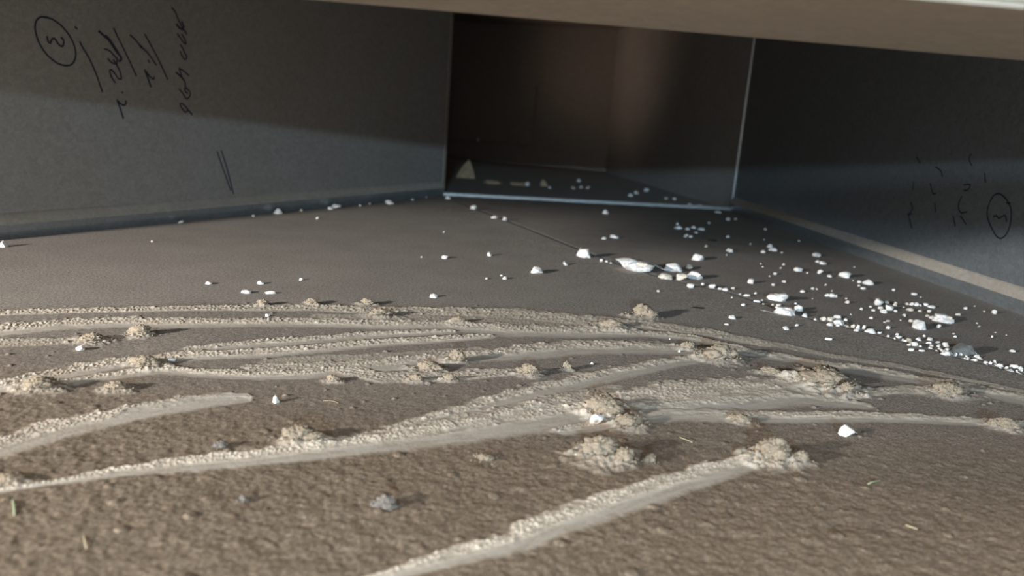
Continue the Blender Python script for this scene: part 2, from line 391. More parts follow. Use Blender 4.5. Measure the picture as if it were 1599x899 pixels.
# finger swipes: (photo polyline with half thickness, share of the far side that is crumbly, strength)
SW = [
 ([(-600, 560, 4), (-150, 500, 4), (0, 488, 4), (100, 485, 4), (300, 481, 4), (480, 480, 5), (600, 485, 6), (700, 487, 7), (800, 490, 8), (900, 499, 8), (1000, 506, 7), (1100, 518, 6), (1190, 536, 5)], 0.9, .85),
 ([(1150, 527, 3), (1230, 541, 4), (1300, 556, 3), (1400, 572, 3), (1500, 592, 3), (1640, 622, 3), (1900, 672, 3)], 1.0, .6),
 ([(-600, 570, 9), (-150, 520, 9), (0, 516, 9), (100, 506, 8), (200, 503, 8), (300, 504, 8), (400, 503, 7), (500, 504, 7), (600, 507, 7), (700, 509, 8), (800, 516, 10), (900, 518, 9), (1000, 521, 5), (1080, 528, 5), (1150, 543, 5), (1200, 556, 5)], 0.55, 1),
 ([(300, 545, 4), (400, 537, 6), (500, 529, 6), (600, 522, 5), (700, 518, 4)], 0.5, .9),
 ([(-600, 720, 12), (-150, 620, 10), (0, 601, 6), (60, 590, 9), (120, 579, 9), (200, 564, 8), (300, 556, 7), (400, 552, 7), (500, 543, 7), (600, 535, 6), (700, 529, 5), (760, 525, 4)], 0.6, 1),
 ([(-600, 690, 10), (-150, 626, 10), (0, 606, 8), (80, 602, 8), (150, 590, 5), (250, 578, 6), (330, 584, 7), (400, 587, 7), (480, 584, 8), (560, 575, 11), (640, 565, 12), (720, 557, 10), (800, 552, 11), (900, 543, 11), (1000, 543, 10), (1080, 546, 8), (1150, 552, 7)], 0.5, .95),
 ([(400, 575, 6), (500, 570, 7), (600, 590, 9), (700, 588, 8), (780, 582, 7), (840, 578, 5)], 0.9, .8),
 ([(620, 672, 10), (700, 649, 12), (800, 622, 13), (880, 602, 13), (960, 584, 11), (1040, 568, 9), (1120, 556, 7), (1160, 548, 5)], 0.45, .9),
 ([(-550, 860, 12), (-160, 790, 8), (60, 757, 3), (130, 746, 6), (200, 735, 9), (300, 723, 13), (400, 714, 14), (500, 701, 16), (600, 689, 18), (700, 676, 20), (800, 658, 24), (900, 645, 28), (1000, 632, 28), (1100, 622, 28), (1200, 612, 25), (1270, 602, 18), (1315, 594, 8)], 0.5, 1),
 ([(880, 672, 8), (960, 660, 8), (1050, 648, 9), (1140, 650, 10), (1250, 652, 9), (1350, 651, 8), (1450, 655, 7), (1640, 665, 6), (1900, 690, 5)], 0.5, .95),
 ([(1150, 548, 6), (1210, 557, 6), (1300, 572, 7), (1400, 587, 8), (1500, 606, 8), (1640, 634, 7), (1900, 690, 6)], 0.4, .9),
 ([(1330, 622, 5), (1380, 611, 7), (1440, 610, 7), (1500, 612, 5)], 0.7, .8),
 ([(-500, 900, 24), (-160, 760, 22), (0, 700, 17), (50, 683, 17), (100, 668, 16), (150, 656, 15), (200, 646, 13), (250, 637, 12), (300, 629, 11), (345, 624, 9), (380, 621, 3)], 0.5, 1),
 ([(300, 1000, 10), (560, 912, 8), (640, 890, 11), (700, 872, 16), (800, 846, 21), (850, 826, 23), (900, 806, 24), (1000, 772, 23), (1100, 742, 19), (1180, 720, 14), (1225, 708, 8)], 0.5, 1),
 ([(-150, 548, 5), (0, 536, 6), (60, 534, 6), (120, 532, 5), (180, 527, 4)], 1.0, .6),
 ([(420, 566, 5), (500, 558, 5), (580, 558, 6), (660, 552, 6), (740, 545, 5)], 0.9, .45),
 ([(500, 494, 4), (600, 495, 5), (700, 498, 5), (800, 501, 5), (900, 507, 4)], 1.0, .45),
 ([(940, 640, 14), (1040, 640, 14), (1140, 632, 14), (1240, 622, 12), (1300, 628, 8), (1350, 634, 5)], 0.35, .8),
 ([(700, 668, 10), (800, 640, 10), (900, 618, 9), (960, 605, 6)], 0.6, .55),
 ([(200, 646, 8), (260, 636, 10), (300, 629, 11), (345, 624, 10), (372, 622, 8), (381, 622, 5)], 0.0, 1),
]
def prep(poly):
    e = []
    for (x, y, t) in poly:
        a = np.array(ground(x, y - t)[:2]); b = np.array(ground(x, y + t)[:2]); e.append((a, b))
    c = np.array([(a + b) / 2 for a, b in e])
    tg = np.gradient(c, axis=0); tg /= np.linalg.norm(tg, axis=1)[:, None]
    n = np.stack([-tg[:, 1], tg[:, 0]], 1)           # points away from the camera for left-to-right strokes
    w = np.array([abs(np.dot(a - b, n[i])) / 2 for i, (a, b) in enumerate(e)])
    return c, n, np.maximum(w * 1.06, 0.0014)
STROKES = [(prep(p), g, s) for p, g, s in SW]
def stroke_field(X, Y, c, w):
    """signed offset in units of the local half width (+ is the far side)"""
    best = np.full(X.shape, 1e9); sd = np.full(X.shape, 1e9)
    for i in range(len(c) - 1):
        a = c[i]; b = c[i + 1]; d = b - a; l2 = d @ d; l = math.sqrt(l2)
        u = ((X - a[0]) * d[0] + (Y - a[1]) * d[1]) / l2
        uc = np.clip(u, 0, 1)
        dx = X - a[0] - uc * d[0]; dy = Y - a[1] - uc * d[1]
        ww = w[i] * (1 - uc) + w[i + 1] * uc
        dist = np.hypot(dx, dy) / ww
        side = np.where(-(dx * d[1]) + dy * d[0] >= 0, 1.0, -1.0)
        k = dist < best
        best = np.where(k, dist, best); sd = np.where(k, dist * side, sd)
    return sd
S1 = np.array([ground(x, y - t - 4)[:2] for x, y, t in SW[0][0]] + [ground(x, y - 6)[:2] for x, y, t in SW[1][0][2:]])
def fields(X, Y):
    """height, swipe mask, smooth mask, nearness for floor points"""
    wob = (vnoise(X, Y, 0.012, 3) - 0.5) * 0.55 + (vnoise(X, Y, 0.004, 4) - 0.5) * 0.45
    mask = np.zeros_like(X); gran = np.zeros_like(X); smo = np.zeros_like(X); hh = np.zeros_like(X)
    for (c, n, w), g, s in STROKES:
        pad = w.max() * 2.5
        sel = (X > c[:, 0].min() - pad) & (X < c[:, 0].max() + pad) & (Y > c[:, 1].min() - pad) & (Y < c[:, 1].max() + pad)
        if not sel.any(): continue
        sd = stroke_field(X[sel], Y[sel], c, w)
        sdw = sd + wob[sel] * (0.55 + 0.35 * np.sign(sd))     # the far edge is ragged, the near edge clean
        m = (1 - sstep(0.65, 1.15, np.abs(sdw))) * s
        edge = 1 - 2 * g
        sk = vnoise(sd * 1.0 + c[0, 0] * 37, X[sel] / 0.09 + Y[sel] / 0.2, 0.17, 61) 
        m = m * (0.72 + 0.28 * sstep(0.25, 0.6, sk))
        gr = m * sstep(edge - 0.25, edge + 0.25, sdw)
        sm = m * (1 - sstep(edge - 0.35, edge + 0.1, sdw))
        mask[sel] = np.maximum(mask[sel], m); gran[sel] = np.maximum(gran[sel] * (1 - sm), gr); smo[sel] = np.maximum(smo[sel] * (1 - gr), sm)
        rid = np.exp(-((sdw - 0.75) / 0.35) ** 2) * s
        hh[sel] = np.maximum(hh[sel], rid * 0.0004 + gr * 0.0002 + m * sk * 0.00022)
    for mx, my, rx, ry, mh in MOUNDS:
        sel = (np.abs(X - mx) < rx * 2) & (np.abs(Y - my) < ry * 2)
        if sel.any():
            e = np.hypot((X[sel] - mx) / rx, (Y[sel] - my) / ry) + wob[sel] * 0.8
            g = 1 - sstep(0.35, 1.15, e)
            mask[sel] = np.maximum(mask[sel], g * 0.55); gran[sel] = np.maximum(gran[sel], g); smo[sel] *= 1 - g
            hh[sel] = hh[sel] + g * mh * (0.35 + 0.5 * vnoise(X[sel], Y[sel], 0.0045, 51) + 0.6 * vnoise(X[sel], Y[sel], 0.0021, 52))
    far = sstep(-0.004, 0.006, Y - np.interp(X, S1[:, 0], S1[:, 1]))
    near = (1 - far)
    ndeep = sstep(0.62, 0.40, Y) * near
    fine = vnoise(X, Y, 0.0016, 11) - 0.5; f2 = vnoise(X, Y, 0.0030, 12) - 0.5; f3 = vnoise(X, Y, 0.0065, 13) - 0.5; f4 = vnoise(X, Y, 0.018, 14) - 0.5; f5 = vnoise(X, Y, 0.07, 15) - 0.5
    fuzz = fine * 0.00022 + f2 * 0.00035 + f3 * 0.0004
    fuzz = fuzz * (0.08 * far + near * (0.42 + 0.30 * ndeep))
    lump = np.zeros_like(X); k = (ndeep > 0.02)
    lump[k] = grains(X[k], Y[k], 0.026, 41, 0.30, 0.06, 0.16) * 0.35 + (vnoise(X[k], Y[k], 0.0085, 46) + vnoise(X[k], Y[k], 0.0062, 47) - 1.0) * 0.00045 + (vnoise(X[k], Y[k], 0.0034, 48) + vnoise(X[k], Y[k], 0.0027, 49) - 1.0) * 0.0004
    fuzz = fuzz + lump * ndeep
    z = fuzz * (1 - mask) + f5 * 0.0006 * near
    crumb = np.zeros_like(X); k = gran > 0.02
    crumb[k] = grains(X[k], Y[k], 0.0021, 43, 0.85, 0.28, 0.52) * 0.85 + grains(X[k], Y[k], 0.0050, 44, 0.30, 0.14, 0.30) * 0.7
    scale = np.clip(Y / 0.62, 0.75, 1.25)
    z = z + gran * crumb * scale + hh * (0.7 + 0.8 * vnoise(X, Y, 0.01, 23)) + smo * (-0.0004 + fine * 0.00010)
    # loose crumbs pushed up between the swipes
    k = (near > 0.5) & (smo < 0.5) & (Y < 0.95)
    loose = np.zeros_like(X)
    loose[k] = grains(X[k], Y[k], 0.012, 45, 0.09, 0.08, 0.20) * 0.6 * sstep(0.42, 0.55, Y[k])
    z = z + loose * (1 - smo)
    # groove at the seam of the floor sheets
    sd = np.full(X.shape, 1e9)
    for i in range(len(SEAM) - 1):
        a = SEAM[i]; b = SEAM[i + 1]; d = b - a
        u = np.clip(((X - a[0]) * d[0] + (Y - a[1]) * d[1]) / (d @ d), 0, 1)
        sg = np.sign(-(X - a[0]) * d[1] + (Y - a[1]) * d[0])
        r = np.hypot(X - a[0] - u * d[0], Y - a[1] - u * d[1])
        k = r < np.abs(sd); sd = np.where(k, r * np.where(sg == 0, 1, sg), sd)
    z = z + np.where(sd < 0, 0.0022, 0.0) * sstep(0.0, 0.001, np.abs(sd)) * np.exp(-np.abs(sd) / 0.06) - 0.0034 * np.exp(-(sd / 0.0034) ** 2)
    return z, mask * (0.82 + 0.18 * gran) * (1 - 0.25 * far), smo, np.clip(near * (0.25 + 0.75 * sstep(0.66, 0.44, Y)), 0, 1)
MOUNDS = []
def height(x, y):
    return float(fields(np.array([x]), np.array([y]))[0][0])

def px_m(px, py):
    p = ground(px, py); return p, (p - CAM).length / F_PX
CL = [  # x, base y, width, height, lobes, depth factor, label
 (215, 525, 40, 20, 7, .7, 'crumbly brown dust clump with a long shadow, behind the chip at the left'),
 (140, 534, 44, 15, 6, .7, 'low ragged brown dust clump right above the leftmost foreground white chip'),
 (55, 612, 56, 20, 8, .7, 'pale crumbly dust clump at the left edge of the swipes'),
 (178, 611, 40, 15, 7, .7, 'small pale dust clump casting a brown shadow below the left swipes'),
 (222, 573, 52, 17, 7, .6, 'ragged dust clump just left of a single white crumb'),
 (468, 692, 62, 28, 9, .6, 'knobbly beige dust clump sitting on the long lower left swipe'),
 (592, 496, 44, 13, 6, .6, 'low dust clump on the second swipe with a dark short shadow'),
 (572, 477, 30, 11, 5, .6, 'small dust clump on the farthest swipe ridge, near its middle'),
 (485, 476, 26, 10, 5, .6, 'small dust clump on the farthest ridge left of centre'),
 (408, 477, 22, 10, 4, .6, 'small dust clump on the farthest ridge beside two white chips'),
 (1004, 497, 46, 24, 7, .6, 'fluffy tan dust clump standing on the far edge of the swipes'),
 (957, 514, 58, 15, 7, .5, 'flat crumbly dust clump in front of the fluffy far one'),
 (712, 566, 34, 22, 6, .6, 'upright beige dust tuft in the middle of the swipes'),
 (668, 580, 56, 17, 8, .6, 'low beige dust heap left of the upright tuft'),
 (826, 588, 42, 20, 7, .6, 'pale dust clump at the end of a mid swipe'),
 (884, 578, 18, 15, 4, .6, 'tiny peaked dust clump right of the pale mid one'),
 (1076, 547, 30, 14, 6, .6, 'dark holed dust clump left of a rounded tan one'),
 (1126, 565, 62, 27, 8, .7, 'rounded tan dust clump casting a brown shadow to its right'),
 (1298, 606, 76, 32, 9, 1.1, 'long ridge shaped dust clump at the end of the wide swipe'),
 (1325, 618, 30, 18, 5, .9, 'dust clump forming the tip of the long ridge clump'),
 (1487, 621, 66, 23, 7, .6, 'smooth pale pinkish dust clump near the right edge'),
 (1575, 672, 46, 16, 6, .6, 'dust clump at the right end of the lowest right swipe'),
 (945, 648, 72, 34, 9, .9, 'tall beige dust heap behind the round white chip'),
 (985, 668, 52, 24, 7, .9, 'sloping right shoulder of dust beside the round white chip'),
 (940, 722, 88, 40, 10, .8, 'large crumbly grey beige dust heap below the round white chip'),
 (975, 728, 40, 30, 6, .8, 'right lump of the large dust heap, edge in dark shadow'),
 (1212, 724, 68, 42, 9, .8, 'large grey beige dust clump at the end of the nearest swipe'),
 (1252, 726, 34, 20, 5, .6, 'pale beak shaped dust lump right of the nearest swipe end'),
 (1160, 662, 40, 14, 5, .7, 'low brown dust lump beneath the wide swipe'),
 (518, 597, 30, 12, 5, .6, 'small dust clump with brown shadow at the lower edge of the mid swipes'),
 (702, 596, 26, 12, 5, .6, 'small dust clump at the lower edge of the mid swipes, right one'),
 (650, 597, 30, 12, 5, .6, 'small dust clump between two others on the lower mid edge'),
 (1205, 585, 44, 12, 6, .5, 'low ragged dust clump above the wide swipe on the right'),
 (715, 505, 26, 10, 5, .6, 'tiny crumbly dust clump on the second swipe right of centre'),
 (12, 757, 50, 14, 5, .6, 'pale dust lump at the left frame edge by a dark hollow'),
]
for x, y, w, h, lobes, df, lab in CL:
    p, sc = px_m(x, y); W = w * sc
    MOUNDS.append((p.x, p.y + W * df * 0.3, W * 0.75, max(W * df * 0.8, 0.006), h * sc * 0.16))

NR = 860
PW = 0.75
iy = np.linspace(0.28 ** -PW, 2.10 ** -PW, NR)
Yr = np.concatenate([np.linspace(-0.05, 0.278, 30), iy ** (-1 / PW)])
side = 0.76 + 1.6 * np.linspace(0.012, 1, 60) ** 1.7
uc = np.concatenate([-side[::-1], np.linspace(-0.76, 0.76, 1120), side])
NR, NC = len(Yr), len(uc)
Yg = np.repeat(Yr[:, None], NC, 1); Xg = uc[None, :] * np.hypot(Yg, 0.12)
Zg, Mk, Sm, Nr = fields(Xg.ravel(), Yg.ravel())
def inside(X, Y):
    a = (X - L.x - nL.x * 0.001) * nL.x + (Y - L.y - nL.y * 0.001) * nL.y > 0
    b = (X - R.x - nR.x * 0.001) * nR.x + (Y - R.y - nR.y * 0.001) * nR.y > 0
    cc = (X - L.x) * q.x + (Y - L.y) * q.y < 0
    d = ((X - L.x) * dL.x + (Y - L.y) * dL.y) < 0.0
    return a & b & cc
ins = inside(Xg.ravel(), Yg.ravel())
idx = np.arange(NR * NC).reshape(NR, NC)
quads = np.stack([idx[:-1, :-1], idx[:-1, 1:], idx[1:, 1:], idx[1:, :-1]], -1).reshape(-1, 4)
quads = quads[ins[quads].all(1)]
used = np.zeros(NR * NC, bool); used[quads.ravel()] = True
remap = np.cumsum(used) - 1
V = np.stack([Xg.ravel(), Yg.ravel(), Zg], 1)[used].astype(np.float32); quads = remap[quads].astype(np.int32)
me = bpy.data.meshes.new('dust_layer')
me.vertices.add(len(V)); me.vertices.foreach_set('co', V.ravel())
me.loops.add(quads.size); me.loops.foreach_set('vertex_index', quads.ravel())
me.polygons.add(len(quads)); me.polygons.foreach_set('loop_start', np.arange(0, quads.size, 4, dtype=np.int32))
me.polygons.foreach_set('use_smooth', np.ones(len(quads), bool))
for nme, arr in (('swipe', Mk), ('smooth', Sm), ('near', Nr)):
    at = me.attributes.new(nme, 'FLOAT', 'POINT'); at.data.foreach_set('value', arr[used].astype(np.float32))
me.update()
dust = link_mesh('dust_layer', me, MAT['dust'])
dust['kind'] = 'stuff'; tag(dust, 'brown and grey dust over the floor with pale curved finger swipes', 'dust')

# ------------------------------------------------------------------ dust clumps
def blob_mesh(seed, w, d, h, lobes, rough=0.35, sub=3, crumbs=7):
    """crumbly heap: noisy core lobes studded with many small grains, base at z=0"""
    r = random.Random(seed)
    bm = bmesh.new(); tops = []
    def add(cx, cy, cz, rx, ry, rz, sb, rg, fr):
        t = bmesh.ops.create_icosphere(bm, subdivisions=sb, radius=1.0)
        off = Vector((r.uniform(0, 99), r.uniform(0, 99), r.uniform(0, 99)))
        for v in t['verts']:
            n = v.co.normalized()
            k1 = 1 + rg * (mnoise.noise(n * fr + off) * 1.1 + mnoise.noise(n * fr * 2.4 + off) * 0.8 + mnoise.noise(n * fr * 5.2 + off) * 0.5)
            p = n * k1
            v.co = Vector((cx + p.x * rx, cy + p.y * ry, max(cz + p.z * rz, -0.05 * h)))
        return off
    for k in range(lobes):
        ang = r.uniform(0, 6.28); rad = r.uniform(0.0, 0.62) if k else 0.0
        sz = r.uniform(0.28, 0.5) if k else 0.55
        ox, oy = math.cos(ang) * rad * w * .5, math.sin(ang) * rad * d * .5
        hz = h * (1 - rad * 0.7) * r.uniform(0.75, 1.0) * 0.5
        add(ox, oy, hz * 0.7, sz * w * .5, sz * d * .5, hz, (sub + 1) if k < 2 else 3, rough, 1.9)
        tops.append((ox, oy, hz * 0.7, sz * w * .5, sz * d * .5, hz))
    g0 = min(max(h * 0.09, 0.0007), 0.0015)
    for k in range(lobes * crumbs):
        ox, oy, cz, rx, ry, rz = r.choice(tops)
        n = Vector((r.gauss(0, 1), r.gauss(0, 1), r.gauss(.3, 1))).normalized()
        g = g0 * r.uniform(.5, 1.5)
        add(ox + n.x * rx * r.uniform(.85, 1.15), oy + n.y * ry * r.uniform(.85, 1.15), max(cz + n.z * rz * 0.97, g * .4), g, g, g * .9, 1, 0.5, 1.5)
    for k in range(lobes * 2):
        a = r.uniform(0, 6.28); q_ = r.uniform(.8, 1.25); g = g0 * r.uniform(.4, 1.1)
        add(math.cos(a) * q_ * w * .5, math.sin(a) * q_ * d * .5, g * .4, g, g, g * .9, 1, 0.5, 1.5)
    me = bpy.data.meshes.new('dust_clump'); bmesh.ops.recalc_face_normals(bm, faces=bm.faces); bm.to_mesh(me); bm.free()
    me.polygons.foreach_set('use_smooth', [True] * len(me.polygons))
    return me
for i, (x, y, w, h, lobes, df, lab) in enumerate(CL):
    p, s = px_m(x, y)
    W = w * s; D = W * df; H = max(h * s - 0.35 * D * CAM_H / p.y, 0.45 * h * s)
    me = blob_mesh(100 + i, W, D, H, lobes, 0.42)
    o = link_mesh('dust_clump', me, MAT['clump'])
    o.location = (p.x, p.y + D * 0.3, height(p.x, p.y + D * 0.3))
    o.rotation_euler = (0, 0, random.Random(i).uniform(-0.3, 0.3))
    if 'ridge clump' in lab or 'ridge shaped' in lab: o.rotation_euler[2] = -0.7
    tag(o, lab, 'dust clump', 'dust clumps among the swipes')
for i, (x, y, w, h, lab) in enumerate([
  (342, 700, 24, 15, 'small grey lint ball above the long lower left swipe'),
  (603, 790, 46, 22, 'grey fuzzy lint ball in the brown foreground dust'),
  (378, 784, 16, 12, 'small grey lint ball in the lower left foreground'),
  (1015, 722, 26, 16, 'small brown lint ball right of the large dust heap'),
  (758, 718, 40, 11, 'pale grainy crumb patch below the wide swipe')]):
    p, s = px_m(x, y)
    me = blob_mesh(300 + i, w * s, w * s * .8, h * s * .8, 5, 0.4)
    o = link_mesh('lint_ball', me, MAT['clumpg'] if 'grey' in lab else MAT['clump'])
    o.location = (p.x, p.y + 0.002, height(p.x, p.y + 0.002))
    tag(o, lab, 'lint ball', 'lint balls in the foreground')

# ------------------------------------------------------------------ plaster chips
def hull_chip(r, n=16, sharp=0.5):
    """angular flake in the unit box, base at z=0"""
    bm = bmesh.new()
    for k in range(n):
        a = 6.283 * k / n + r.uniform(-.3, .3); rr = r.uniform(0.62, 1.0) * 0.5
        z = r.choice((0.0, r.uniform(0.0, .25), r.uniform(.45, .8)))
        bm.verts.new((math.cos(a) * rr, math.sin(a) * rr, z))
    for k in range(6):
        a = r.uniform(0, 6.283); rr = r.uniform(0, .34)
        bm.verts.new((math.cos(a) * rr, math.sin(a) * rr, r.uniform(0.75, 1.0)))
        bm.verts.new((math.cos(a + 2) * rr, math.sin(a + 2) * rr, 0.0))
    res = bmesh.ops.convex_hull(bm, input=bm.verts[:])
    bmesh.ops.delete(bm, geom=[g for g in res['geom_interior'] if isinstance(g, bmesh.types.BMVert)], context='VERTS')
    bmesh.ops.bevel(bm, geom=bm.edges[:], offset=0.03, segments=1, affect='EDGES')
    return bm
def rough_mesh(bm, seed, amp, cuts=1):
    bmesh.ops.triangulate(bm, faces=bm.faces[:])
    if cuts: bmesh.ops.subdivide_edges(bm, edges=bm.edges[:], cuts=cuts, use_grid_fill=True)
    off = Vector((seed * 1.7, seed * .3, seed))
    for v in bm.verts:
        nz = mnoise.noise_vector(v.co * 4 + off)
        v.co += Vector((nz.x, nz.y, nz.z * 0.6)) * amp
        v.co.z = max(v.co.z, 0)
def add_layers(o, seed, cuts=1):
    r = random.Random(seed)
    for k in range(3):
        b2 = hull_chip(r, 14); rough_mesh(b2, seed + k + 1, 0.05, cuts)
        s = r.uniform(.45, .68); ox, oy = r.uniform(-.24, .24), r.uniform(-.22, .15)
        tilt = Matrix.Rotation(r.uniform(-.35, .35), 4, 'Y') @ Matrix.Rotation(r.uniform(0, .3), 4, 'X')
        for v in b2.verts:
            c = tilt @ Vector((v.co.x * s, v.co.y * s, v.co.z * 0.40))
            v.co = Vector((c.x + ox, c.y + oy, max(c.z + 0.48 + 0.16 * k, 0.05)))
        obj_bm('flake_layer', b2, MAT['plastert'] if k == 1 else MAT['plaster'], o)
def chip_mesh(seed, cuts=1):
    r = random.Random(seed)
    bm = hull_chip(r, r.randint(10, 16))
    rough_mesh(bm, seed, 0.05, cuts)
    bmesh.ops.recalc_face_normals(bm, faces=bm.faces)
    me = bpy.data.meshes.new('plaster_chip'); bm.to_mesh(me); bm.free()
    me.polygons.foreach_set('use_smooth', [False] * len(me.polygons))
    return me
POOL = [chip_mesh(500 + k, 0) for k in range(14)]
for m_ in POOL: m_.materials.append(MAT['plaster'])
POOLT = []
for k in range(4):
    m_ = POOL[k].copy(); m_.materials.clear(); m_.materials.append(MAT['plastert']); POOLT.append(m_)

